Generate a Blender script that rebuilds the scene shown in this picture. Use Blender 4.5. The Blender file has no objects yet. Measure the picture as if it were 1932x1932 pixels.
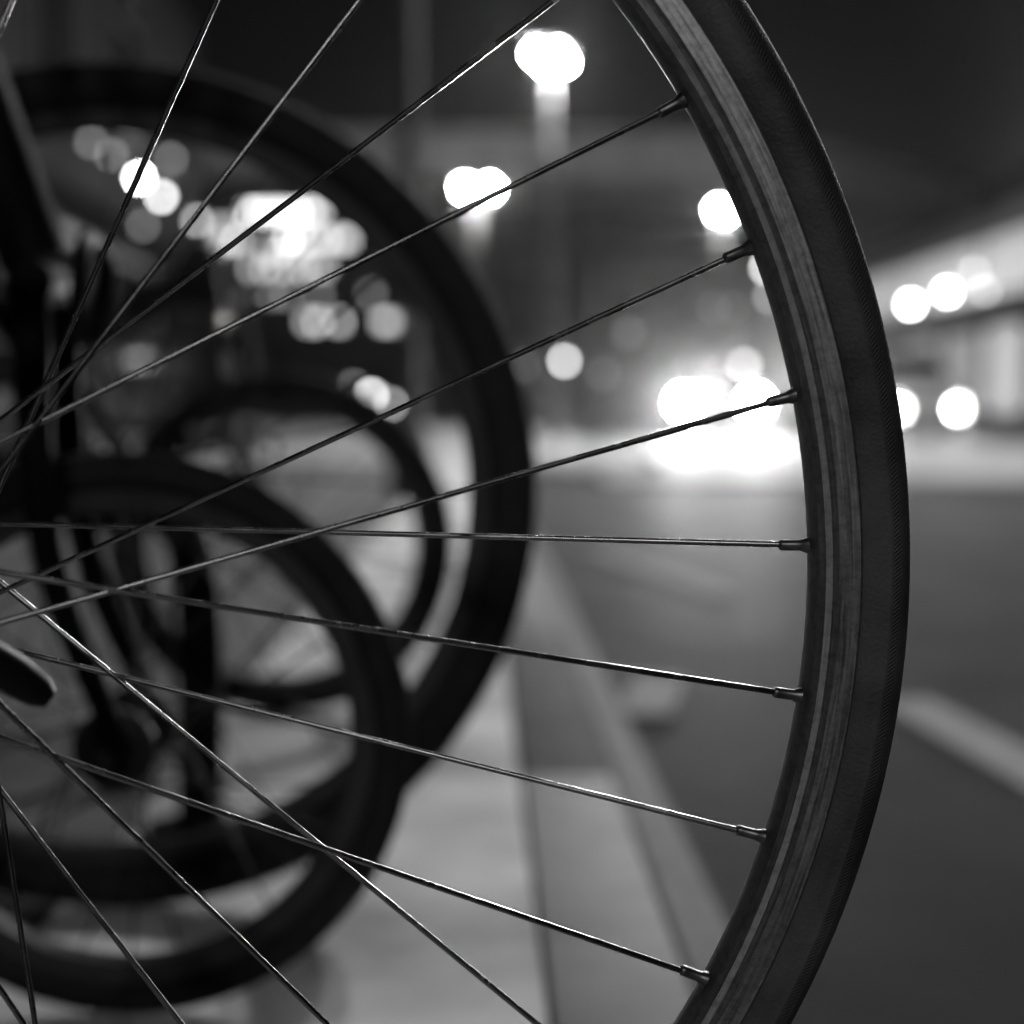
import bpy, bmesh, math, random
from mathutils import Matrix, Vector
random.seed(7)
R = math.radians
sc = bpy.context.scene
COL = sc.collection

# ------------------------------------------------------------------ camera, sky, exposure
F = 3182.78                      # focal length in units where the frame is 1932 wide
HORIZON, VPX = 780.0, 900.0
YAW = math.atan((966 - VPX) / F)
PIT = math.atan((966 - HORIZON) / F)
PIT_FIT = math.atan(204 / F)
def cam_rot(pit):
    return Matrix.Rotation(-YAW, 3, 'Z') @ Matrix.Rotation(math.pi / 2 - pit, 3, 'X')
R_NEW, R_OLD = cam_rot(PIT), cam_rot(PIT_FIT)
TURN = R_NEW @ R_OLD.inverted()
# foreground wheel: axis n, forward u, up v, centre relative to the lens
PSI, PHI = -0.024779, 0.034419
n_ = Vector((math.sin(PSI) * math.cos(PHI), math.cos(PSI) * math.cos(PHI), math.sin(PHI)))
u_ = Vector((math.cos(PSI), -math.sin(PSI), 0))
v_ = u_.cross(n_)
n_, u_, v_ = TURN @ n_, TURN @ u_, TURN @ v_
C_REL = TURN @ Vector((-0.188647, 0.554080, -0.058553))
R_TYRE = 0.334
CAM_H = -(C_REL - v_ * R_TYRE).z
CAM = Vector((0, 0, CAM_H))
WHEEL_C = CAM + C_REL
cam = bpy.data.cameras.new('camera')
camo = bpy.data.objects.new('camera', cam); COL.objects.link(camo)
camo.location = CAM
camo.rotation_euler = R_NEW.to_euler()
cam.sensor_width = 36
cam.lens = 36 * F / 1932
cam.clip_start, cam.clip_end = 0.02, 2000
cam.dof.use_dof = True
focus = WHEEL_C + u_ * 0.295
cam.dof.focus_distance = -(R_NEW.transposed() @ (focus - CAM)).z
cam.dof.aperture_fstop = cam.lens / 12.3
cam.dof.aperture_blades = 0
sc.camera = camo

world = bpy.data.worlds.new('World'); sc.world = world
world.use_nodes = True
nt = world.node_tree
for nd in list(nt.nodes): nt.nodes.remove(nd)
sky = nt.nodes.new('ShaderNodeTexSky'); sky.sky_type = 'NISHITA'
sky.sun_disc = False; sky.sun_elevation = R(3); sky.sun_rotation = R(200)
bw = nt.nodes.new('ShaderNodeRGBToBW')
bg = nt.nodes.new('ShaderNodeBackground'); bg.inputs['Strength'].default_value = 0.0016
wo = nt.nodes.new('ShaderNodeOutputWorld')
nt.links.new(sky.outputs[0], bw.inputs[0]); nt.links.new(bw.outputs[0], bg.inputs[0]); nt.links.new(bg.outputs[0], wo.inputs[0])
sc.view_settings.view_transform = 'Standard'
sc.view_settings.look = 'None'
sc.view_settings.exposure = 0
sc.view_settings.gamma = 1
sc.cycles.use_adaptive_sampling = False
sc.cycles.use_denoising = True
sc.cycles.sample_clamp_indirect = 3
sc.cycles.blur_glossy = 1.0
sc.cycles.max_bounces = 5
sc.cycles.volume_bounces = 0
sc.cycles.volume_step_rate = 5

def at(x, y, Y):
    """point seen at picture position x, y (1932 wide) that stands Y metres down the street"""
    d = R_NEW @ Vector(((x - 966) / F, -(y - 966) / F, -1))
    return CAM + d * (Y / d.y)

# ------------------------------------------------------------------ materials (the photograph is black and white: greys only)
def mat(name, val, rough=0.5, metal=0.0, scale=0, amt=0.0, bump=0.0, bscale=200, spec=0.5, rough_amt=0.0):
    m = bpy.data.materials.new(name); m.use_nodes = True
    t = m.node_tree; b = t.nodes['Principled BSDF']
    b.inputs['Base Color'].default_value = (val, val, val, 1)
    b.inputs['Roughness'].default_value = rough
    b.inputs['Metallic'].default_value = metal
    b.inputs['Specular IOR Level'].default_value = spec
    tc = t.nodes.new('ShaderNodeTexCoord')
    if scale:
        nz = t.nodes.new('ShaderNodeTexNoise'); nz.inputs['Scale'].default_value = scale; nz.inputs['Detail'].default_value = 6
        t.links.new(tc.outputs['Object'], nz.inputs['Vector'])
        mr = t.nodes.new('ShaderNodeMapRange')
        mr.inputs[1].default_value = 0.3; mr.inputs[2].default_value = 0.7
        mr.inputs[3].default_value = val * (1 - amt); mr.inputs[4].default_value = val * (1 + amt)
        t.links.new(nz.outputs[0], mr.inputs[0]); t.links.new(mr.outputs[0], b.inputs['Base Color'])
        if rough_amt:
            m2 = t.nodes.new('ShaderNodeMapRange'); m2.inputs[1].default_value = 0.3; m2.inputs[2].default_value = 0.7
            m2.inputs[3].default_value = rough - rough_amt; m2.inputs[4].default_value = rough + rough_amt
            t.links.new(nz.outputs[0], m2.inputs[0]); t.links.new(m2.outputs[0], b.inputs['Roughness'])
    if bump:
        n2 = t.nodes.new('ShaderNodeTexNoise'); n2.inputs['Scale'].default_value = bscale; n2.inputs['Detail'].default_value = 4
        t.links.new(tc.outputs['Object'], n2.inputs['Vector'])
        bp = t.nodes.new('ShaderNodeBump'); bp.inputs['Strength'].default_value = bump; bp.inputs['Distance'].default_value = 0.002
        t.links.new(n2.outputs[0], bp.inputs['Height']); t.links.new(bp.outputs[0], b.inputs['Normal'])
    return m
def glow(name, strength):
    m = bpy.data.materials.new(name); m.use_nodes = True
    b = m.node_tree.nodes['Principled BSDF']
    b.inputs['Base Color'].default_value = (.8, .8, .8, 1)
    b.inputs['Emission Color'].default_value = (1, 1, 1, 1)
    b.inputs['Emission Strength'].default_value = strength
    return m

M = {}
M['asphalt'] = mat('asphalt', .034, .66, 0, 1.7, .75, .25, 90, .006, .06)
M['shadepaving'] = mat('shaded_paving', .06, .75, 0, 6, .35, .5, 60)
M['paving'] = mat('paving', .48, .75, 0, 4.5, .55, .4, 60)
M['kerb'] = mat('kerb_granite', .06, .8, 0, 7, .6, .3, 90)
M['paint'] = mat('road_paint', .05, .75, 0, 14, .35, .3, 120)
M['concrete'] = mat('pale_concrete', .22, .7, 0, 1.2, .35)
M['steel'] = mat('spoke_steel', .17, .27, 1.0, 90, .2, 0, 200, .5, .05)
M['dullsteel'] = mat('dull_spoke_steel', .05, .6, .6, 90, .2)
M['brass'] = mat('nipple_brass', .13, .4, 1.0, 300, .3)
M['alu'] = None
M['blackpaint'] = mat('black_paint', .007, .55, 0, 20, .3, 0, 200, .04)
M['darkrim'] = mat('dark_rim', .025, .55, .3, 20, .3)
M['greypaint'] = mat('grey_paint', .02, .4, 0, 20, .2)
M['rubber'] = mat('black_rubber', .014, .8, 0, 60, .3, 0, 200, .2)
M['plastic'] = mat('black_plastic', .025, .5)
M['chrome'] = mat('worn_chrome', .5, .25, 1.0, 40, .2)
M['darkmetal'] = mat('dark_anodised', .03, .55, 1.0, 40, .2)
M['lamplitpole'] = mat('lamplit_pole', .55, .5, .0, 6, .15)
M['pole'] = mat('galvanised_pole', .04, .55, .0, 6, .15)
M['girder'] = mat('viaduct_concrete', .5, .8, 0, .8, .25)
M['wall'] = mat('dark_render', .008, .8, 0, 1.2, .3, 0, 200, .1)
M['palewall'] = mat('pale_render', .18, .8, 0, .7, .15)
M['carpale'] = mat('pale_car_paint', .5, .25, .2)
M['cardark'] = mat('dark_car_paint', .05, .25, .2)
M['glass'] = mat('dark_glass', .01, .08, 0)
M['trim'] = mat('dark_trim', .03, .4)
M['lamp'] = glow('street_lamp_bulb', 1600)
M['lampfar'] = glow('far_lamp_bulb', 60)
M['head'] = glow('headlight_bulb', 1300)
M['head2'] = glow('dipped_headlight_bulb', 110)

def brushed(name, val, rough, uscale, vscale):
    """metal with fine lines running round the rim (uv: u round, v across)"""
    m = mat(name, val, rough, 1.0)
    t = m.node_tree; b = t.nodes['Principled BSDF']
    uv = t.nodes.new('ShaderNodeUVMap')
    mp = t.nodes.new('ShaderNodeMapping'); mp.inputs['Scale'].default_value = (uscale, vscale, 1)
    nz = t.nodes.new('ShaderNodeTexNoise'); nz.inputs['Scale'].default_value = 1; nz.inputs['Detail'].default_value = 5
    t.links.new(uv.outputs[0], mp.inputs[0]); t.links.new(mp.outputs[0], nz.inputs['Vector'])
    mr = t.nodes.new('ShaderNodeMapRange'); mr.inputs[1].default_value = .3; mr.inputs[2].default_value = .7
    mr.inputs[3].default_value = val * .8; mr.inputs[4].default_value = val * 1.15
    t.links.new(nz.outputs[0], mr.inputs[0]); t.links.new(mr.outputs[0], b.inputs['Base Color'])
    tc = t.nodes.new('ShaderNodeTexCoord')
    d1 = t.nodes.new('ShaderNodeTexNoise'); d1.inputs['Scale'].default_value = 260; d1.inputs['Detail'].default_value = 8; d1.inputs['Roughness'].default_value = .75
    t.links.new(tc.outputs['Object'], d1.inputs['Vector'])
    dr = t.nodes.new('ShaderNodeMapRange'); dr.inputs[1].default_value = .36; dr.inputs[2].default_value = .56; dr.inputs[3].default_value = .62; dr.inputs[4].default_value = 1.0
    t.links.new(d1.outputs[0], dr.inputs[0])
    mu = t.nodes.new('ShaderNodeMath'); mu.operation = 'MULTIPLY'
    t.links.new(mr.outputs[0], mu.inputs[0]); t.links.new(dr.outputs[0], mu.inputs[1]); t.links.new(mu.outputs[0], b.inputs['Base Color'])
    m3 = t.nodes.new('ShaderNodeMapRange'); m3.inputs[1].default_value = .3; m3.inputs[2].default_value = .7
    m3.inputs[3].default_value = rough * .75; m3.inputs[4].default_value = rough * 1.3
    t.links.new(nz.outputs[0], m3.inputs[0]); t.links.new(m3.outputs[0], b.inputs['Roughness'])
    bp = t.nodes.new('ShaderNodeBump'); bp.inputs['Strength'].default_value = .15; bp.inputs['Distance'].default_value = .0003
    t.links.new(nz.outputs[0], bp.inputs['Height']); t.links.new(bp.outputs[0], b.inputs['Normal'])
    return m
M['alu'] = brushed('brushed_rim', .44, .38, 60, 150)
def tread():
    m = mat('tyre_rubber', .03, .62)
    t = m.node_tree; b = t.nodes['Principled BSDF']
    uv = t.nodes.new('ShaderNodeUVMap'); sp = t.nodes.new('ShaderNodeSeparateXYZ'); t.links.new(uv.outputs[0], sp.inputs[0])
    def mth(op, a, c=None):
        k = t.nodes.new('ShaderNodeMath'); k.operation = op
        for i, x in enumerate((a, c)):
            if x is None: continue
            if isinstance(x, (int, float)): k.inputs[i].default_value = x
            else: t.links.new(x, k.inputs[i])
        return k.outputs[0]
    av = mth('ABSOLUTE', mth('SUBTRACT', sp.outputs[1], .5))
    ph = mth('ADD', mth('MULTIPLY', sp.outputs[0], 1500 * 2 * math.pi), mth('MULTIPLY', av, 160))
    wv = mth('MULTIPLY', mth('SINE', ph), mth('LESS_THAN', av, .27))
    nz = t.nodes.new('ShaderNodeTexNoise'); nz.inputs['Scale'].default_value = 700
    tc = t.nodes.new('ShaderNodeTexCoord'); t.links.new(tc.outputs['Object'], nz.inputs['Vector'])
    hh = mth('ADD', wv, nz.outputs[0])
    bp = t.nodes.new('ShaderNodeBump'); bp.inputs['Strength'].default_value = .7; bp.inputs['Distance'].default_value = .0005
    t.links.new(hh, bp.inputs['Height']); t.links.new(bp.outputs[0], b.inputs['Normal'])
    n3 = t.nodes.new('ShaderNodeTexNoise'); n3.inputs['Scale'].default_value = 35; n3.inputs['Detail'].default_value = 5
    t.links.new(tc.outputs['Object'], n3.inputs['Vector'])
    mr = t.nodes.new('ShaderNodeMapRange'); mr.inputs[1].default_value = .3; mr.inputs[2].default_value = .75
    mr.inputs[3].default_value = .02; mr.inputs[4].default_value = .085
    t.links.new(n3.outputs[0], mr.inputs[0]); t.links.new(mr.outputs[0], b.inputs['Base Color'])
    return m
M['tread'] = tread()

# ------------------------------------------------------------------ mesh helpers
def obj(name, bm, m, parent=None, smooth=True, mats=None):
    me = bpy.data.meshes.new(name)
    bmesh.ops.recalc_face_normals(bm, faces=bm.faces[:])
    bm.to_mesh(me); bm.free()
    if smooth:
        for p in me.polygons: p.use_smooth = True
        me.set_sharp_from_angle(angle=R(12 if name == 'wheel' else 42))
    me.materials.append(m)
    for k in (mats or []): me.materials.append(k)
    o = bpy.data.objects.new(name, me); COL.objects.link(o)
    if parent: o.parent = parent
    return o
def again(name, me, parent, mw=None):
    o = bpy.data.objects.new(name, me); COL.objects.link(o); o.parent = parent
    if mw is not None: o.matrix_local = mw
    return o
def tag(o, label=None, cat=None, group=None, kind=None):
    if label: o['label'] = label
    if cat: o['category'] = cat
    if group: o['group'] = group
    if kind: o['kind'] = kind
    return o
def empty(name, loc=(0, 0, 0), rz=0.0):
    o = bpy.data.objects.new(name, None); COL.objects.link(o)
    o.empty_display_size = .1
    o.location = loc; o.rotation_euler = (0, 0, rz)
    return o
def box(bm, lo, hi, bev=0.0):
    r = bmesh.ops.create_cube(bm, size=1)
    vs = r['verts']
    for v in vs:
        v.co = Vector([lo[i] + (hi[i] - lo[i]) * (v.co[i] + .5) for i in range(3)])
    if bev:
        es = list({e for v in vs for e in v.link_edges})
        bmesh.ops.bevel(bm, geom=es, offset=bev, segments=2, profile=.5, affect='EDGES')
    return bm
def tube(bm, pts, rad, seg=12, caps=True):
    pts = [Vector(p) for p in pts]
    rad = rad if isinstance(rad, (list, tuple)) else [rad] * len(pts)
    rings = []; prev = None
    for i, p in enumerate(pts):
        t = (pts[min(i + 1, len(pts) - 1)] - pts[max(i - 1, 0)]).normalized()
        if prev is None:
            a = Vector((0, 0, 1)) if abs(t.z) < .9 else Vector((1, 0, 0))
            x = t.cross(a).normalized()
        else:
            x = (prev - t * prev.dot(t)).normalized()
        prev = x; y = t.cross(x)
        rings.append([bm.verts.new(p + (x * math.cos(2 * math.pi * k / seg) + y * math.sin(2 * math.pi * k / seg)) * rad[i]) for k in range(seg)])
    for a, b in zip(rings, rings[1:]):
        for k in range(seg):
            bm.faces.new((a[k], a[(k + 1) % seg], b[(k + 1) % seg], b[k]))
    if caps:
        bm.faces.new(rings[0][::-1]); bm.faces.new(rings[-1])
    return bm
def curve(pts, n=8):
    """smooth path through pts (Catmull-Rom)"""
    P = [Vector(p) for p in pts]; P = [2 * P[0] - P[1]] + P + [2 * P[-1] - P[-2]]
    out = []
    for i in range(1, len(P) - 2):
        for k in range(n):
            t = k / n
            out.append(.5 * ((2 * P[i]) + (P[i + 1] - P[i - 1]) * t + (2 * P[i - 1] - 5 * P[i] + 4 * P[i + 1] - P[i + 2]) * t * t + (3 * P[i] - P[i - 1] - 3 * P[i + 1] + P[i + 2]) * t ** 3))
    out.append(P[-2])
    return out
def hoop(bm, prof, seg, c, closed=True):
    """profile (radius, y) swept round the y axis through c, with uv"""
    uvl = bm.loops.layers.uv.verify()
    n = len(prof); rings = []
    for i in range(seg):
        a = 2 * math.pi * i / seg + math.pi
        rings.append([bm.verts.new((c[0] + r * math.cos(a), c[1] + y, c[2] + r * math.sin(a))) for r, y in prof])
    m = n if closed else n - 1
    for i in range(seg):
        j = (i + 1) % seg
        for k in range(m):
            l = (k + 1) % n
            f = bm.faces.new((rings[i][k], rings[i][l], rings[j][l], rings[j][k]))
            for lp, (uu, vv) in zip(f.loops, ((i / seg, k / m), (i / seg, (k + 1) / m), ((i + 1) / seg, (k + 1) / m), ((i + 1) / seg, k / m))):
                lp[uvl].uv = (uu, vv)
    return bm
def lathe(bm, prof, c, axis='z', seg=16):
    rings = []
    for r, h in prof:
        ring = []
        for k in range(seg):
            a = 2 * math.pi * k / seg; p = (r * math.cos(a), r * math.sin(a), h)
            if axis == 'y': p = (p[0], p[2], p[1])
            if axis == 'x': p = (p[2], p[0], p[1])
            ring.append(bm.verts.new((c[0] + p[0], c[1] + p[1], c[2] + p[2])))
        rings.append(ring)
    for a, b in zip(rings, rings[1:]):
        for k in range(seg): bm.faces.new((a[k], a[(k + 1) % seg], b[(k + 1) % seg], b[k]))
    bm.faces.new(rings[0][::-1]); bm.faces.new(rings[-1])
    return bm
def ball(bm, c, r, sub=2):
    q = bmesh.ops.create_icosphere(bm, subdivisions=sub, radius=r)
    for v in q['verts']: v.co += Vector(c)
    return bm
def sheet(name, pts, m, parent=None):
    bm = bmesh.new()
    bm.faces.new([bm.verts.new(p) for p in pts])
    return obj(name, bm, m, parent, False)
NB = bmesh.new

# ------------------------------------------------------------------ ground
DROP = 0.085                          # kerb step
KX0, KX1 = 0.045, 0.145               # kerb stones
tag(sheet('road', [(-400, -60, -DROP), (900, -60, -DROP), (900, 1500, -DROP), (-400, 1500, -DROP)], M['asphalt']), kind='structure')
bm = NB()
def slab(bm, x0, x1, y0, y1, z0, z1): box(bm, (x0, y0, z0), (x1, y1, z1))
slab(bm, -.33, KX0, -30, 14, -DROP - .1, 0)
slab(bm, -60, 1.45, 14.2, 60, -DROP - .1, 0)
pav = tag(obj('pavement', bm, M['paving'], None, False), kind='structure')
bm = NB(); slab(bm, -60, -.333, -30, 14.19, -DROP - .1, .003)  # darker slab: shade over the left pavement put into its colour
tag(obj('pavement_shaded', bm, M['shadepaving'], None, False), kind='structure')
def kerb(x0, x1, y0, y1):
    b = NB(); box(b, (x0, y0 + .0015, -DROP - .1), (x1, y1 - .0015, .002), .005)
    return obj('kerb_stone', b, M['kerb'], pav)
y = -6.0
while y < 14:
    kerb(KX0 + .003, KX1, y, y + 2.6); y += 2.6
for k in range(10): kerb(1.453, 1.56, 14.2 + k * 1.5, 15.7 + k * 1.5)
# pale concrete across the road; the headlit road's brightness put into its colour
bm = NB(); slab(bm, .6, 12.2, 11.6, 27, -DROP - .1, -DROP + .02)
fc = obj('lit_road_slab', bm, M['concrete'], None, False); tag(fc, kind='structure'); fc.rotation_euler = (0, 0, R(-1.5))
bm = NB(); slab(bm, 12.2, 40, 20, 130, -DROP - .1, .03)
tag(obj('pavement_far', bm, M['concrete'], None, False), kind='structure')
# painted lines
def dash(name, x0, y0, x1, y1, w, label, grp=None):
    d = Vector((x1 - x0, y1 - y0, 0)).normalized(); p = Vector((-d.y, d.x, 0)) * w / 2
    z = -DROP + .004
    a, b = Vector((x0, y0, z)), Vector((x1, y1, z))
    o = sheet(name, [a - p, b - p, b + p, a + p], M['paint']); tag(o, kind='structure'); return o
dash('gutter_line', .205, -4, .205, 14, .05, '')
for (x0, y0, x1, y1) in ((.745, 2.02, .70, 2.75), (.655, 4.35, .40, 5.85), (.20, 8.0, -.1 + .3, 9.5)):
    dash('lane_dash', x0, y0, x1, y1, .10, '')
dash('paint_patch', .26, 2.62, .33, 3.0, .09, '')
for k in range(8): dash('lane_dash', 6.0, 6 + k * 6, 6.0, 9 + k * 6, .12, '')

# ------------------------------------------------------------------ bicycles
RIM = [(.3150, -.0090), (.3156, -.0098), (.3156, -.0110), (.3148, -.0114), (.3078, -.0114), (.3066, -.0103), (.3056, -.0109), (.3035, -.0103), (.3015, -.0085), (.3004, -.0045), (.3000, 0),
       (.3004, .0045), (.3015, .0085), (.3035, .0103), (.3056, .0109), (.3066, .0103), (.3078, .0114), (.3148, .0114), (.3156, .0110), (.3156, .0098), (.3150, .0090), (.3115, .0080), (.3115, -.0080)]
TYRE = [(.3128, -.0086), (.3150, -.0096), (.3180, -.0112), (.3215, -.0118), (.3245, -.0117), (.3250, -.0120), (.3262, -.0117), (.3282, -.0104), (.3288, -.0106), (.3300, -.0092), (.3322, -.0062), (.3335, -.0032), (.3340, 0)]
TYRE = TYRE + [(r, -y) for r, y in TYRE[-2::-1]]
SPOKES = [  # hub end x, y, z (wheel centre at origin, y away from the camera) and angle of the nipple on the rim
    (0.0105, 0.0349, 0.0002, 61.93), (0.0104, -0.0438, -0.0037, 51.33), (-0.0231, 0.0349, 0.0158, 41.23), (-0.0134, -0.0438, 0.0197, 31.54),
    (0.0023, 0.0349, -0.0178, 21.54), (0.0023, -0.0438, -0.0178, 11.81), (0.0011, 0.0349, 0.0165, 2.12), (0.0019, -0.0438, 0.0159, -7.58),
    (-0.0031, 0.0349, -0.0208, -17.26), (-0.0112, -0.0438, -0.0221, -27.29), (0.0086, 0.0349, 0.0078, -36.96), (0.0103, -0.0438, 0.0020, -47.25),
    (-0.0216, 0.0349, -0.0189, -57.64), None, (0.0108, 0.0349, 0.0015, -79.14)]
HUBX, HUBZ = -.0104, -.0011

def spoke_ends(k):
    """ends of spoke k (0..35), laced three-cross"""
    if k < len(SPOKES) and SPOKES[k]:
        x, y, z, a = SPOKES[k]
    else:
        a = 61.9 - 9.97 * k
        sg = 1 if ((k + 3) // 2) % 2 else -1            # leading or trailing
        sg = (-1, -1, 1, 1)[k % 4]
        y = .0349 if k % 2 == 0 else -.0438
        hb = R(a + sg * 58)
        x, z = HUBX + .021 * math.cos(hb), HUBZ + .021 * math.sin(hb)
    b = R(a)
    rim = Vector((.3008 * math.cos(b), (.0016 if y > 0 else -.0016), .3008 * math.sin(b)))
    return Vector((x, y, z)), rim

def fine_wheel(parent, c):
    """the sharp front wheel: rim > tyre, hub, every spoke and nipple"""
    c = Vector(c)
    rim = obj('wheel', hoop(NB(), RIM, 240, c), M['alu'], parent)
    obj('tyre', hoop(NB(), TYRE, 320, c), M['tread'], rim)
    h = Vector((HUBX, 0, HUBZ)) + c
    lathe_prof = [(.006, -.066), (.0075, -.066), (.0075, -.055), (.011, -.054), (.013, -.0465), (.025, -.0462), (.0255, -.044), (.025, -.0415), (.012, -.036), (.0085, -.02), (.008, 0), (.0085, .012),
                  (.012, .028), (.025, .0325), (.0255, .035), (.025, .0372), (.013, .0376), (.011, .046), (.0075, .047), (.0075, .058), (.006, .058)]
    hub = obj('hub', lathe(NB(), lathe_prof, h, 'y', 28), M['chrome'], rim)
    # nipple: barrel, shoulder and the four flats
    b = NB(); lathe(b, [(.0013, -.0105), (.0019, -.0098), (.0019, -.0088), (.0019, -.0035), (.0022, -.0028), (.0028, -.0010), (.0031, .0004), (.0026, .0010)], (0, 0, 0), 'z', 10)
    nip = obj('nipple', b, M['brass'], rim); nm = nip.data
    first = True
    for k in range(36):
        a, e = spoke_ends(k)
        d = (e - a).normalized()
        ln = (e - a).length
        rng = random.Random(k)
        pts = [a - d * .002] + [a + d * ln * t + Vector((0, rng.uniform(-1, 1) * .0001, 0)) for t in (.15, .4, .7, .9)] + [e - d * .004]
        rr = [.00105, .00102, .00098, .00098, .00104, .00105]
        obj('spoke', tube(NB(), [p + c for p in pts], rr, 10), M['steel'], rim)
        rad = Vector((e.x, 0, e.z)).normalized()
        dd = (d * .7 + rad * .3).normalized()
        q = Vector((0, 0, 1)).rotation_difference(dd)
        mw = Matrix.Translation(c + e) @ q.to_matrix().to_4x4()
        if first: nip.matrix_local = mw; first = False
        else: again('nipple', nm, rim, mw)
    return rim
def plain_wheel(parent, c, r, tw=.018, ns=28, tyremat=None):
    """wheel of the bicycles out of focus"""
    c = Vector(c); k = r - tw * 1.9
    rp = [(k, -.010), (k - .013, -.009), (k - .016, 0), (k - .013, .009), (k, .010)]
    rim = obj('wheel', hoop(NB(), rp, 96, c), M['darkrim'], parent)
    tp = [(r - tw + tw * math.cos(a) * 1.0, tw * .92 * math.sin(a)) for a in [2 * math.pi * i / 16 for i in range(16)]]
    obj('tyre', hoop(NB(), tp, 96, c), tyremat or M['rubber'], rim)
    obj('hub', lathe(NB(), [(.006, -.062), (.008, -.05), (.011, -.04), (.026, -.036), (.026, -.032), (.012, -.026), (.012, .026), (.026, .032), (.026, .036), (.011, .04), (.008, .05), (.006, .062)], c, 'y', 18), M['darkmetal'], rim)
    b = NB()
    for i in range(ns):
        a = 2 * math.pi * i / ns; s = -1 if i % 2 else 1; off = (1, 1, -1, -1)[i % 4] * R(58)
        tube(b, [c + Vector((.024 * math.cos(a + off), s * .034, .024 * math.sin(a + off))), c + Vector(((k - .014) * math.cos(a), 0, (k - .014) * math.sin(a)))], .001, 5)
    tag(obj('spokes', b, M['dullsteel'], rim), kind='stuff')
    return rim

def bike_body(root, g, paint):
    fit = M['darkmetal']
    """frame, fork, bars, saddle, cranks. x forward, y to the far side, z up; front contact at the origin"""
    r, wb = g['r'], g['wb']
    P = {k: Vector(v) for k, v in g['pts'].items()}
    fw, rw = Vector((0, 0, r)), Vector((-wb, 0, r))
    Y = Vector((0, 1, 0))
    b = NB()
    if g['kind'] == 'road':
        tube(b, [P['head_lo'], P['head_hi']], .019, 16)
        tube(b, [P['head_hi'] * .85 + P['head_lo'] * .15, P['seat_hi']], .0150, 14)
        tube(b, [P['head_lo'] * .85 + P['head_hi'] * .15, P['bb']], .0180, 14)
        tube(b, [P['seat_hi'] + Vector((-.006, 0, .02)), P['bb']], .0155, 14)
        for s in (-1, 1):
            tube(b, [P['seat_hi'] + Y * s * .012, rw + Y * s * .06], [.009, .006], 10)
            tube(b, curve([P['bb'] + Y * s * .02, (P['bb'] + rw) / 2 + Y * s * .04, rw + Y * s * .06], 4), .009, 10)
    else:
        tube(b, [P['head_lo'], P['head_hi']], .022, 16)
        tube(b, curve([P['head_lo'] * .5 + P['head_hi'] * .5, P['hinge'], P['bb'] + Vector((0, 0, .04))], 6), .026, 16)
        tube(b, [P['seat_hi'], P['bb']], .0185, 14)
        for s in (-1, 1):
            tube(b, [P['seat_hi'] * .6 + P['bb'] * .4 + Y * s * .015, rw + Y * s * .06], [.010, .007], 10)
            tube(b, [P['bb'] + Y * s * .02, rw + Y * s * .06], .010, 10)
    tube(b, [P['bb'] - Y * .035, P['bb'] + Y * .035], .021, 16)
    obj('frame', b, paint, root)
    b = NB()
    cr = P['head_lo'] + Vector((.004, 0, -.014))
    tube(b, [cr - Y * .034, cr + Y * .034], .015, 12)
    for s in (-1, 1):
        w0 = g.get('forkw', .034)
        tube(b, curve([cr + Y * s * w0, cr * .45 + fw * .55 + Vector((-.016, 0, 0)) + Y * s * (w0 + .012), fw + Vector((g.get('rake', .004), 0, .012)) + Y * s * .054], 7), [.0125 - .005 * i / 14 for i in range(15)], 12)
        box(b, fw + Vector((-.012, s * .054 - .003, -.014)), fw + Vector((.012, s * .054 + .003, .018)), .002)
    obj('fork', b, paint, root)
    b = NB(); tube(b, [P['head_hi'], P['stem_top']], g.get('stemr', .013), 14)
    tube(b, [P['stem_top'], P['bar']], .013, 12)
    obj('stem', b, fit, root)
    b = NB(); w = .21 if g['kind'] == 'road' else .27
    if g['kind'] == 'road':
        hp = [P['bar'] + Vector(q) for q in ((-.03, -w, -.13), (.05, -w, -.12), (.085, -w, -.06), (.06, -w, 0), (0, -w * .9, .004), (0, 0, 0), (0, w * .9, .004), (.06, w, 0), (.085, w, -.06), (.05, w, -.12), (-.03, w, -.13))]
    else:
        hp = [P['bar'] + Vector(q) for q in ((-.05, -w, .02), (-.02, -w * .5, .015), (0, -.06, 0), (0, .06, 0), (-.02, w * .5, .015), (-.05, w, .02))]
    hb = obj('handlebar', tube(b, curve(hp, 5), .0115, 10), M['blackpaint'], root)
    for s in (-1, 1):
        b = NB(); e = hp[0] if s < 0 else hp[-1]; i = hp[1] if s < 0 else hp[-2]
        tube(b, [e, e * .6 + i * .4], .0155, 12); obj('grip', b, M['rubber'], hb)
        b = NB(); tube(b, curve([i, i + Vector((.03, 0, -.02)), i + Vector((.02, s * .05, -.05))], 4), .005, 8); obj('brake_lever', b, fit, hb)
    b = NB(); tube(b, [P['seat_hi'], P['saddle'] - Vector((0, 0, .03))], .0135, 12); obj('seatpost', b, fit, root)
    b = NB(); S = P['saddle']
    rows = [(.15, .016, -.006), (.10, .022, 0), (.03, .036, 0), (-.04, .062, .004), (-.09, .072, .012), (-.125, .06, .016)]
    ring = []
    for x, hw, dz in rows:
        ring.append([b.verts.new(S + Vector((x, hw * math.cos(a), dz + .020 * math.sin(a) * (1 if math.sin(a) > 0 else 1.5)))) for a in [2 * math.pi * k / 14 for k in range(14)]])
    for p, q in zip(ring, ring[1:]):
        for k in range(14): b.faces.new((p[k], p[(k + 1) % 14], q[(k + 1) % 14], q[k]))
    b.faces.new(ring[0]); b.faces.new(ring[-1][::-1])
    obj('saddle', b, M['plastic'], root)
    bb = P['bb']
    b = NB(); hoop(b, [(.085, -.047), (.092, -.0455), (.085, -.044), (.066, -.044), (.066, -.047)], 48, bb)
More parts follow.
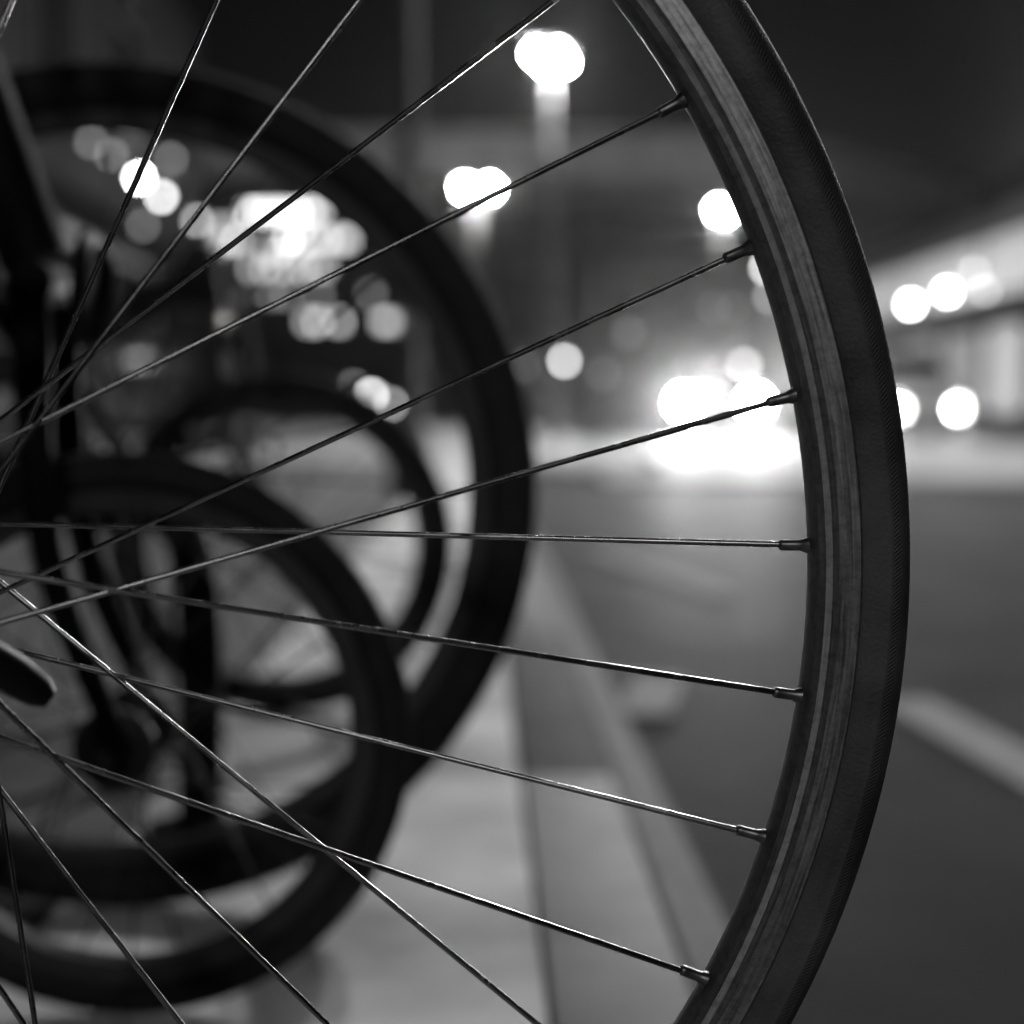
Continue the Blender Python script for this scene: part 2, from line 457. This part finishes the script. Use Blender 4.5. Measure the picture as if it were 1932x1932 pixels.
    for k in range(5):
        a = 2 * math.pi * k / 5; tube(b, [bb + Vector((0, -.046, 0)), bb + Vector((.07 * math.cos(a), -.0455, .07 * math.sin(a)))], .006, 6)
    cr_ = obj('chainring', b, fit, root)
    for s in (-1, 1):
        b = NB(); a = R(200) + (0 if s < 0 else math.pi)
        e = bb + Vector((.17 * math.cos(a), s * .07, .17 * math.sin(a)))
        tube(b, [bb + Vector((0, s * .06, 0)), e], [.013, .010], 10)
        ca = obj('crank_arm', b, fit, root)
        b = NB(); q = e + Vector((0, s * .05, 0)); box(b, q - Vector((.04, .04, .010)), q + Vector((.04, .04, .010)), .004)
        obj('pedal', b, M['plastic'], ca)
    # chain, upper and lower run
    b = NB()
    for s in (-1, 1): tube(b, [bb + Vector((0, -.0455, s * .088)), rw + Vector((0, -.0455, s * .032))], .0035, 6)
    obj('chain', b, M['trim'], root)
    # brake caliper over the front wheel and its cable
    b = NB(); k = cr + Vector((.028, 0, 0))
    for s in (-1, 1): tube(b, curve([k + Vector((0, 0, .03)), k + Vector((.004, s * .034, .012)), k + Vector((-.004, s * .022, -.036))], 4), .006, 8)
    obj('brake_caliper', b, fit, root)
    if root.name != 'bicycle': return kick(root, P, rw, fit)
    b = NB(); tube(b, curve([P['bar'] + Vector((.01, .1, -.01)), P['bar'] + Vector((.07, .04, .02)), k + Vector((.03, .01, .15)), k + Vector((0, 0, .03))], 6), .0025, 8)
    obj('brake_cable', b, M['plastic'], root)
    kick(root, P, rw, fit)
def kick(root, P, rw, fit):
    b = NB(); base = (P['bb'] + rw) / 2 + Vector((.02, .02, 0)); base.z = P['bb'].z
    tube(b, [base, Vector((base.x + .05, .17, .008))], .008, 8); obj('kickstand', b, fit, root)

def road_geo(r=.334):
    return dict(kind='road', r=r, wb=1.0, pts=dict(head_lo=(-.155, 0, .725), head_hi=(-.195, 0, .865), bb=(-.60, 0, .275), seat_hi=(-.755, 0, .80), saddle=(-.80, 0, .95), stem_top=(-.20, 0, .90), bar=(-.105, 0, .925)))
def mini_geo(r, steep=False):
    g = dict(kind='mini', r=r, wb=.98, stemr=.017, pts=dict(head_lo=(-.085, 0, r + .30), head_hi=(-.125, 0, r + .42), hinge=(-.40, 0, r + .20), bb=(-.62, 0, .285), seat_hi=(-.72, 0, .58), saddle=(-.84, 0, .92), stem_top=(-.235, 0, .98), bar=(-.245, 0, 1.0)))
    if steep: g['pts'].update(head_lo=(-.085, 0, r + .30), head_hi=(-.10, 0, r + .37), stem_top=(-.07, .10, r + .36), bar=(-.05, .13, .34))
    else: g['pts'].update(head_lo=(-.05, 0, r + .30), head_hi=(-.09, 0, r + .42))
    return g
def wheel_set(root, g, tw):
    plain_wheel(root, (0, 0, g['r']), g['r'], tw)
    plain_wheel(root, (-g['wb'], 0, g['r']), g['r'], tw)

# the sharp bicycle
root = empty('bicycle')
root.matrix_world = Matrix(((u_.x, n_.x, v_.x, 0), (u_.y, n_.y, v_.y, 0), (u_.z, n_.z, v_.z, 0), (0, 0, 0, 1)))
root.location = WHEEL_C - v_ * R_TYRE
tag(root, 'nearest bicycle with the sharp spoked front wheel filling the picture', 'bicycle', 'bicycles parked side by side at the kerb')
g = road_geo(); bike_body(root, g, M['blackpaint'])
fine_wheel(root, (0, 0, R_TYRE))
plain_wheel(root, (-g['wb'], 0, R_TYRE), R_TYRE, .0118, 36)
b = NB()
hc = Vector((HUBX, 0, R_TYRE + HUBZ))
q0 = hc + Vector((0, -.072, 0))
tube(b, curve([q0, q0 + Vector((.018, -.008, .002)), q0 + Vector((.040, -.010, -.001)), q0 + Vector((.060, -.006, -.011)), q0 + Vector((.0745, -.002, -.0225))], 5), [.008, .0078, .0075, .0072, .007, .007, .007, .007, .007, .007, .007, .007, .007, .0068, .0066, .0064, .0062, .006, .0056, .005, .003], 12)
lathe(b, [(.008, -.074), (.010, -.072), (.010, -.062), (.008, -.060)], hc, 'y', 16)
obj('quick_release_lever', b, mat('lever_black', .006, .4, 0, 0, 0, 0, 200, .1), root)

def place_bike(px, base_y, geo, tw, paint, label, rz=0.0, lean=0.0):
    """front wheel contact under picture x = px with its lowest point at picture y = base_y"""
    Yd = F * CAM_H / (base_y - HORIZON)
    p = at(px, base_y, Yd); p.z = 0
    o = empty('bicycle', p); o.rotation_euler = (R(lean), 0, R(rz))
    tag(o, label, 'bicycle', 'bicycles parked side by side at the kerb')
    bike_body(o, geo, paint); wheel_set(o, geo, tw)
    return o
place_bike(250, 1926, mini_geo(.183), .0125, M['blackpaint'], 'small-wheeled folding bicycle right behind the sharp wheel, lowest blurred tyre', 0, 2)
place_bike(230, 1720, road_geo(.328), .020, M['blackpaint'], 'dark blurred bicycle whose big tyre arcs behind the sharp wheel', 0, 1.5)
place_bike(535, 1350, mini_geo(.222, True), .018, M['greypaint'], 'small-wheeled bicycle standing farther back inside the big blurred tyre', 0, 2)

# bicycle stand: low hoops between the bicycles
for x_, y_, lb in ((378, 1572, 'low dark steel bicycle hoop between the blurred bicycles'),):
    Yd = F * CAM_H / (y_ - HORIZON); p = at(x_, y_, Yd); p.z = 0
    st = empty('bicycle_stand', p); tag(st, lb, 'bike rack')
    b = NB(); tube(b, curve([(0, 0, 0), (0, 0, .22), (-.03, 0, .30), (-.12, 0, .335), (-.38, 0, .335), (-.47, 0, .30), (-.50, 0, .22), (-.50, 0, 0)], 6), .021, 14); obj('hoop', b, M['blackpaint'], st)
    for dx in (0, -.5):
        b = NB(); lathe(b, [(.05, 0), (.05, .006), (.022, .010), (.017, .03)], (dx, 0, 0), 'z', 20); obj('base_plate', b, M['blackpaint'], st)

# ------------------------------------------------------------------ street lamps (lit)
def street_lamp(base, top, heads, label, br, rp=.045, bulbmat=None, post=None, group='street lamps along the street'):
    o = empty('street_lamp', base); tag(o, label, 'street lamp', group)
    H = top
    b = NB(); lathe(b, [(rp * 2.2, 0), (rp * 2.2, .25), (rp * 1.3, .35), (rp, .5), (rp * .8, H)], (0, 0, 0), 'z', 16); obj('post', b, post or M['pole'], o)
    b = NB(); lathe(b, [(rp * .95, H - 1.25), (rp * .95, H - .02), (rp * .5, H + .02)], (0, 0, 0), 'z', 16); obj('lamplit_top', b, M['lamplitpole'], o)  # pale sleeve on the dark post: lamplight near the heads put into colour
    for (hx, hz) in heads:
        b = NB(); tube(b, curve([(0, 0, H - .25), (hx * .5, 0, H - .02 + hz * .5), (hx, 0, H + hz + .16)], 5), rp * .35, 8)
        ar = obj('arm', b, M['pole'], o)
        b = NB(); lathe(b, [(.02, .20), (.05, .19), (.13, .12), (.14, .10), (.12, .10), (.03, .15)], (hx, 0, H + hz), 'z', 16); hd = obj('lamp_head', b, M['pole'], ar)
        b = NB(); ball(b, (hx, 0, H + hz + .02), br); obj('bulb', b, bulbmat or M['lamp'], ar)
    return o
def lamp_at(px, py, Y, offs, label, br, **k):
    p = at(px, py, Y); z = p.z
    return street_lamp((p.x, p.y, 0), z, [((ox - 0) / F * Y, oy / F * Y) for ox, oy in offs], label, br, **k)
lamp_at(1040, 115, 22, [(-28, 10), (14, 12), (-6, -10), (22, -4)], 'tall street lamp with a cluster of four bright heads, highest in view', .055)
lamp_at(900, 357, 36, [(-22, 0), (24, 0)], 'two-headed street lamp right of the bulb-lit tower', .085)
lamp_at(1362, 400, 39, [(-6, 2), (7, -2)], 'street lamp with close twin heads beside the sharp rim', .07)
near = glow('fill_lamp_bulb', 1250)  # bulbs of the unseen lamps added as fill
key_bulb = glow('key_lamp_bulb', 2700)
street_lamp((3.5, 9.0, 0), 6.0, [(-.35, 0), (.35, 0)], 'unseen key lamp over the road just right of the view', .11, bulbmat=key_bulb)  # out of view; set here to light the pavement from the road side
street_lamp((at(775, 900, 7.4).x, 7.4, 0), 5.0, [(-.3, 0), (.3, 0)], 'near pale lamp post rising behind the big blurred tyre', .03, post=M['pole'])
street_lamp((-.45, -8.5, 0), 5.0, [(-.3, 0), (.3, 0)], 'unseen lamp added behind the viewer as front fill', .09, bulbmat=near)  # out of view; added as front fill for rim and spokes

street_lamp((10.6, 29, 0), 5.2, [(-.3, 0), (.3, 0)], 'unseen lamp added right of the view to light the pale van', .085, bulbmat=near)  # out of view; added to light the front of the van
street_lamp((6.7, 17, 0), 5.2, [(-.3, 0), (.3, 0)], 'unseen lamp added right of the view to light the pale road', .09, bulbmat=near)  # out of view; added to brighten the pale slab

# ------------------------------------------------------------------ vehicles
def car(label, x, y, paint, hl, sep, hz, van=False, energy=0, rz=0.0):
    """front faces the camera (-y)"""
    o = empty('car', (x, y, -DROP), rz); tag(o, label, 'van' if van else 'car')
    W = .88
    if van: S = [(0, .35, .80, .80), (.06, .25, .98, .86), (.75, .25, 1.08, .88), (1.25, .25, 1.75, .80), (1.6, .25, 1.98, .78), (4.4, .25, 2.0, .78), (4.7, .3, 1.9, .76)]
    else: S = [(0, .35, .62, .76), (.08, .22, .72, .84), (1.1, .20, .88, .88), (1.75, .20, 1.30, .70), (2.15, .20, 1.44, .64), (3.2, .20, 1.42, .64), (3.9, .22, 1.02, .80), (4.4, .25, .95, .80), (4.5, .35, .80, .76)]
    b = NB(); rings = []
    for yy, z0, z1, hw in S:
        belt = min(z1, .92 if not van else 1.08); wb_ = .87
        pts = [(-wb_ * .9, z0), (-wb_, z0 + .15), (-wb_, belt - .10), (-(wb_ if z1 <= belt + .01 else wb_ - .03), belt), (-hw + .03, z1 - .03), (-hw + .12, z1)]
        pts = pts + [(-q, z) for q, z in pts[::-1]]
        rings.append([b.verts.new((q, yy, z)) for q, z in pts])
    for p, q in zip(rings, rings[1:]):
        for k in range(len(p)): b.faces.new((p[k], p[(k + 1) % len(p)], q[(k + 1) % len(p)], q[k]))
    b.faces.new(rings[0]); b.faces.new(rings[-1][::-1])
    obj('body', b, paint, o)
    # windscreen
    i0, i1 = (2, 3) if not van else (2, 3)
    y0, z0, y1, z1 = S[i0][0], S[i0][2], S[i1][0], S[i1][2]
    hw0, hw1 = .74, S[i1][3] - .16
    b = NB(); vs = [(-hw0, y0 + .04, z0 + .045), (hw0, y0 + .04, z0 + .045), (hw1, y1 - .03, z1 - .0), (-hw1, y1 - .03, z1 - .0)]
    off = Vector((0, -.012, .022))
    bot = [b.verts.new(Vector(q)) for q in vs]; topv = [b.verts.new(Vector(q) + off) for q in vs]
    b.faces.new(bot); b.faces.new(topv)
    for k in range(4): b.faces.new((bot[k], bot[(k + 1) % 4], topv[(k + 1) % 4], topv[k]))
    obj('windscreen', b, M['glass'], o, False)
    b = NB(); box(b, (-.45, -.035, .50 if not van else .62), (.45, .03, .60 if not van else .78), .02); obj('grille', b, M['trim'], o)
    b = NB(); box(b, (-.86, -.07, .26), (.86, .05, .44), .04); bp_ = obj('bumper', b, M['trim'], o)
    b = NB(); box(b, (-.26, -.085, .31), (.26, -.068, .42), .004); obj('number_plate', b, M['carpale'], bp_)
    for s in (-1, 1):
        b = NB(); box(b, (s * .96 - .09, S[2][0] + .25, belt_z(van)), (s * .96 + .09, S[2][0] + .36, belt_z(van) + .14), .03); obj('wing_mirror', b, paint, o)
        hx = s * sep / 2; zz = hz + DROP
        b = NB(); lathe(b, [(.14, .0), (.185, -.07), (.19, -.085), (.175, -.088), (.14, -.05)], (hx, 0, zz), 'y', 20); h = obj('headlight', b, M['chrome'], o)
        b = NB(); lathe(b, [(.03, -.066), (hl[0], -.072), (hl[0], -.082), (.02, -.090)], (hx, 0, zz), 'y', 20); obj('lit_lens', b, hl[1], h)
        if energy:
            L = bpy.data.lights.new('headlight_beam', 'SPOT'); L.energy = energy; L.spot_size = R(70); L.spot_blend = .8; L.shadow_soft_size = .05
            lo = bpy.data.objects.new('headlight_beam', L); COL.objects.link(lo); lo.parent = h
            lo.location = (hx, -.13, zz); lo.rotation_euler = (R(-88), 0, 0)
    for s in (-1, 1):
        for yy in (.85, 3.6):
            b = NB(); hoop(b, [(.19, -.09), (.29, -.10), (.315, -.07), (.315, .07), (.29, .10), (.19, .09)], 32, (0, 0, 0))
            w = obj('wheel', b, M['rubber'], o); w.rotation_euler = (0, 0, R(90)); w.location = (s * .80, yy, .315)
            b = NB(); lathe(b, [(.19, -.07), (.17, -.03), (.05, -.05), (.05, .05), (.17, .03), (.19, .07)], (0, 0, 0), 'y', 24); obj('rim', b, M['chrome'], w)
    return o
def belt_z(van): return 1.10 if van else .92
hl = at(1357, 761, 32)
car('car head-on with two dazzling headlights in the middle of the road', hl.x, 32, M['cardark'], (.17, M['head']), 1.34, hl.z, energy=4500)
h2 = at(1747, 771, 36)
car('pale van with two round headlights right of the sharp tyre', h2.x, 36, M['carpale'], (.075, M['head2']), 1.30, h2.z, van=True, energy=500, rz=R(3))

# ------------------------------------------------------------------ viaduct over the street
vd = empty('viaduct', (0, 60, 0)); tag(vd, 'concrete viaduct deck crossing the street and curving away at right', 'viaduct')
path = []
for px, Y in ((-400, 60), (200, 60), (700, 60), (1000, 60), (1340, 60.5), (1500, 62), (1640, 66), (1760, 71), (1850, 77), (1930, 86), (1990, 100)):
    p = at(px, 300, Y); path.append(Vector((p.x, Y - 60, 0)))
path = curve(path, 4)
def ribbon(name, z0, z1, w0, w1, m, parent):
    b = NB(); rows = []
    for i, p in enumerate(path):
        t = (path[min(i + 1, len(path) - 1)] - path[max(i - 1, 0)]).normalized(); s = Vector((-t.y, t.x, 0))
        rows.append([b.verts.new(p + s * w + Vector((0, 0, z))) for w, z in ((w0, z0), (w1, z0), (w1, z1), (w0, z1))])
    for p, q in zip(rows, rows[1:]):
        for k in range(4): b.faces.new((p[k], p[(k + 1) % 4], q[(k + 1) % 4], q[k]))
    b.faces.new(rows[0][::-1]); b.faces.new(rows[-1])
    return obj(name, b, m, parent, False)
ribbon('deck', 8.75, 9.45, 0, 9, M['girder'], vd)
ribbon('parapet', 9.45, 10.35, .05, .25, M['girder'], vd)
ribbon('parapet', 9.45, 10.35, 8.75, 8.95, M['girder'], vd)
for xx in (-24, -13.5, 12.0):
    b = NB(); lathe(b, [(.8, 0), (.8, 7.6), (1.6, 8.75)], (xx, 4.5, 0), 'z', 20); obj('pier', b, M['girder'], vd)

# ------------------------------------------------------------------ buildings
def win(parent, m, c, sx, sz, face='y', name='window', d=.08):
    b = NB(); c = Vector(c)
    if face == 'y': box(b, c - Vector((sx / 2, d, sz / 2)), c + Vector((sx / 2, .0, sz / 2)))
    else: box(b, c - Vector((0 if face == '+x' else d, sx / 2, sz / 2)), c + Vector((d if face == '+x' else 0, sx / 2, sz / 2)))
    return obj(name, b, m, parent, False)
frame_m = M['trim']
# lit tower far down the street
tw = empty('tower', (0, 200, 0)); tag(tw, 'far tower with rows of bright windows behind the spokes', 'building')
xl, xr = at(400, 700, 200).x, at(800, 700, 200).x
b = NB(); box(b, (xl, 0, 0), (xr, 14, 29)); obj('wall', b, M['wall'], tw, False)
b = NB(); box(b, (xl - .4, -.5, 29), (xr + .4, 14.5, 29.6)); obj('roof', b, M['wall'], tw, False)
WM = [glow('lit_pane_%d' % i, s) for i, s in enumerate((1.2, 2.4, 3.6, 7))]
rows = {400: [(470, 3), (492, 3), (514, 3), (536, 3), (560, 3), (585, 3), (602, 2)],
        430: [(412, 0), (425, 1)],
        452: [(418, 0), (432, 2), (448, 2), (545, 3), (568, 3), (592, 2), (618, 2), (640, 2), (655, 2)],
        475: [(505, 1), (530, 1), (555, 1)],
        505: [(472, 1), (500, 1), (522, 1), (548, 1), (572, 1), (596, 1), (612, 1)],
        556: [(512, 0), (540, 0), (600, 0), (700, 0)],
        607: [(580, 1), (600, 2), (640, 2), (722, 1), (735, 1), (758, 0)]}
for ry, ws in rows.items():
    for wx, lv in ws:
        p = at(wx, ry, 199.9)
        f_ = win(tw, frame_m, (p.x, 0, p.z), 1.15, 1.45)
        win(f_, WM[lv], (p.x, -.085, p.z), .85, 1.15, name='pane', d=.02)
# dark frontage along the left pavement with a row of lamps
lb = empty('shop_row', (-5.2, 2, 0)); tag(lb, 'dark row of shopfronts along the left pavement', 'building')
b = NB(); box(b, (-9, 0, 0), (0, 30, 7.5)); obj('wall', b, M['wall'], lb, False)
b = NB(); box(b, (-.05, 0, 3.0), (.5, 30, 3.25), .03); obj('canopy', b, M['wall'], lb, False)
for k in range(7):
    f_ = win(lb, frame_m, (0, 2.2 + k * 4.2, 1.6), 3.2, 2.2, '+x'); win(f_, M['glass'], (.085, 2.2 + k * 4.2, 1.6), 2.9, 1.9, '+x', 'pane', .02)
    f_ = win(lb, frame_m, (0, 2.2 + k * 4.2, 5.2), 1.4, 1.8, '+x'); win(f_, M['glass'], (.085, 2.2 + k * 4.2, 5.2), 1.15, 1.5, '+x', 'pane', .02)
def wall_lamp(px, py, Y, r, m, label, grp, wx=None):
    p = at(px, py, Y)
    o = empty('wall_lamp', p); tag(o, label, 'lamp', grp)
    b = NB(); ball(b, (0, 0, 0), r); obj('globe', b, m, o)
    b = NB(); d = -.35 if wx is None else wx
    tube(b, curve([(0, 0, r), (d * .5, 0, r + .1), (d, 0, r + .02)], 5), .012, 8); obj('bracket', b, M['trim'], o)
    b = NB(); lathe(b, [(r * .5, r * .95), (r * 1.25, r * .9), (r * .4, r * 1.3), (.012, r * 1.5)], (0, 0, 0), 'z', 14); obj('cap', b, M['trim'], o)
    return o
wl = [glow('wall_lamp_%d' % i, s) for i, s in enumerate((2.0, 6, 18, 55, .8))]
names = ['first', 'second', 'third', 'fourth', 'fifth', 'sixth']
for i, (px, py, lv) in enumerate(((172, 268, 0), (210, 292, 0), (263, 336, 3), (305, 371, 2), (372, 416, 1))):
    Y = F * 4.85 / (900 - px)
    wall_lamp(px, py, Y, .05 * Y / 22, wl[lv], names[i] + ' lamp from the left in the falling row behind the spokes', 'lamps along the left shopfronts')
wall_lamp(322, 300, 27, .06, wl[0], 'faint lamp above the falling row of lamps at left', 'lamps along the left shopfronts')
wall_lamp(268, 425, 24, .06, wl[0], 'faint lamp below the falling row of lamps at left', 'lamps along the left shopfronts')
wall_lamp(75, 450, 20, .045, wl[0], 'faintest lamp near the left edge', 'lamps along the left shopfronts')

# small lights far down the street: each a lamp on a short mast
def mast_lamp(px, py, Y, r, m, label):
    p = at(px, py, Y)
    o = empty('mast_lamp', (p.x, p.y, 0)); tag(o, label, 'street lamp', 'small far lights down the street')
    b = NB(); tube(b, [(0, 0, 0), (0, 0, p.z - r)], [.05, .03], 8); obj('post', b, M['trim'], o)
    b = NB(); ball(b, (0, 0, p.z), r); obj('bulb', b, m, o)
    b = NB(); lathe(b, [(r * .6, p.z + r * .85), (r * 1.2, p.z + r * .8), (.03, p.z + r * 1.3)], (0, 0, 0), 'z', 12); obj('cap', b, M['trim'], o)
    return o
for px, py, Y, r, lv, lb_ in (
    (1065, 681, 70, .14, 2, 'crisp round light alone between the big blurred tyre and the headlights'),
    (1186, 628, 90, .25, 4, 'dim light above and left of the headlights'),
    (988, 690, 90, .25, 4, 'dim light touching the right edge of the big blurred tyre'),
    (1138, 705, 95, .25, 4, 'faintest light between the lone round light and the headlights'),
    (1346, 580, 80, .14, 4, 'left of two faint ring lights above the headlights'),
    (1384, 580, 80, .14, 4, 'right of two faint ring lights above the headlights'),
    (1446, 505, 60, .12, 2, 'upper of two lights half hidden by the sharp rim'),
    (1452, 560, 60, .12, 1, 'lower of two lights half hidden by the sharp rim'),
    (1404, 688, 70, .2, 1, 'soft light just above the right headlight'),
    (424, 757, 45, .10, 2, 'bright light low at left inside the big blurred tyre'),
    (424, 785, 45, .10, 1, 'softer light just under the bright low one at left'),
    (700, 745, 60, .13, 2, 'light at the top of the small blurred wheel'),
    (738, 762, 60, .13, 1, 'softer light right of the one over the small blurred wheel'),
    (668, 728, 60, .13, 0, 'faint light left of the one over the small blurred wheel'),
    (580, 765, 60, .16, 0, 'faint light low inside the big blurred tyre'),
    (300, 665, 40, .09, 1, 'thin lit sliver of light at left below the spokes'),
    (270, 600, 40, .09, 0, 'faint light where the left spokes cross'),
):
    mast_lamp(px, py, Y, r, wl[lv], lb_)

# lit shops at right
rs = empty('shop_building', (14, 38, 0)); tag(rs, 'brightly lit shop building at the right behind the van', 'building')
b = NB(); box(b, (0, 0, 0), (12, 34, 5.9)); obj('wall', b, M['palewall'], rs, False)
b = NB(); box(b, (-.6, -.6, 5.9), (12.4, 34.4, 6.3)); obj('roof', b, M['wall'], rs, False)
b = NB(); box(b, (-1.6, 0, 3.05), (0, 34, 3.25), .03); obj('awning', b, M['palewall'], rs, False)
shop_m = [glow('shop_window_dim', .2), glow('shop_window', .4), glow('shop_fascia', .38)]
for k in range(8):
    yy = 2.2 + k * 4.1
    f_ = win(rs, frame_m, (-.08, yy, 1.55), 3.5, 2.6, '+x'); win(f_, shop_m[k % 2], (-.11, yy, 1.55), 3.2, 2.3, '+x', 'pane', .02)
for k in range(4):
    win(rs, shop_m[2] if k % 2 == 0 else shop_m[1], (-.16, 4.3 + k * 8.4, 4.3), 7.6, 1.5, '+x', 'fascia_panel', .14)
for px, py, Y, lv, r, lb_ in ((1718, 574, 50, 3, .11, 'brightest shop lamp just right of the sharp tyre'), (1787, 551, 47, 3, .10, 'second bright shop lamp, right of the brightest'),
                          (1838, 514, 45, 1, .09, 'upper soft shop lamp at right'), (1858, 548, 44, 1, .09, 'lower soft shop lamp at far right')):
    wall_lamp(px, py, Y, r, wl[lv], lb_, 'lamps on the lit shops', .35)

# low dark blocks closing the street
for x0, x1, Y, z, lbl in ((at(840, 700, 150).x, at(1120, 700, 150).x, 150, 19, 'dark block of flats closing the street left of the headlights'),
                          (at(1130, 700, 130).x, at(1560, 700, 130).x, 130, 13, 'lower dark block of flats behind the headlights')):
    o = empty('apartment_block', ((x0 + x1) / 2, Y, 0)); tag(o, lbl, 'building')
    h = (x1 - x0) / 2
    b = NB(); box(b, (-h, 0, 0), (h, 12, z)); obj('wall', b, M['palewall'], o, False)
    b = NB(); box(b, (-h - .3, -.4, z), (h + .3, 12.4, z + .5)); obj('roof', b, M['wall'], o, False)
    for i in range(4):
        for j in range(int(z // 3.3)):
            f_ = win(o, frame_m, (-h + h * 2 * (i + .5) / 4, 0, 1.9 + j * 3.2), 1.5, 1.6); win(f_, M['glass'], (-h + h * 2 * (i + .5) / 4, -.085, 1.9 + j * 3.2), 1.2, 1.3, name='pane', d=.02)

# ------------------------------------------------------------------ night haze
HAZE = 0.00036
if HAZE:
    b = NB(); box(b, (-120, -40, -1.2), (200, 260, 34))
    hz = obj('haze', b, bpy.data.materials.new('haze'), None, False); tag(hz, 'thin night haze glowing round the lamps', None, None, 'stuff')
    m = hz.data.materials[0]; m.use_nodes = True
    t = m.node_tree
    for nd in list(t.nodes): t.nodes.remove(nd)
    out = t.nodes.new('ShaderNodeOutputMaterial'); pv = t.nodes.new('ShaderNodeVolumePrincipled')
    pv.inputs['Color'].default_value = (.85, .85, .85, 1); pv.inputs['Density'].default_value = HAZE
    pv.inputs['Anisotropy'].default_value = .94
    t.links.new(pv.outputs[0], out.inputs['Volume'])
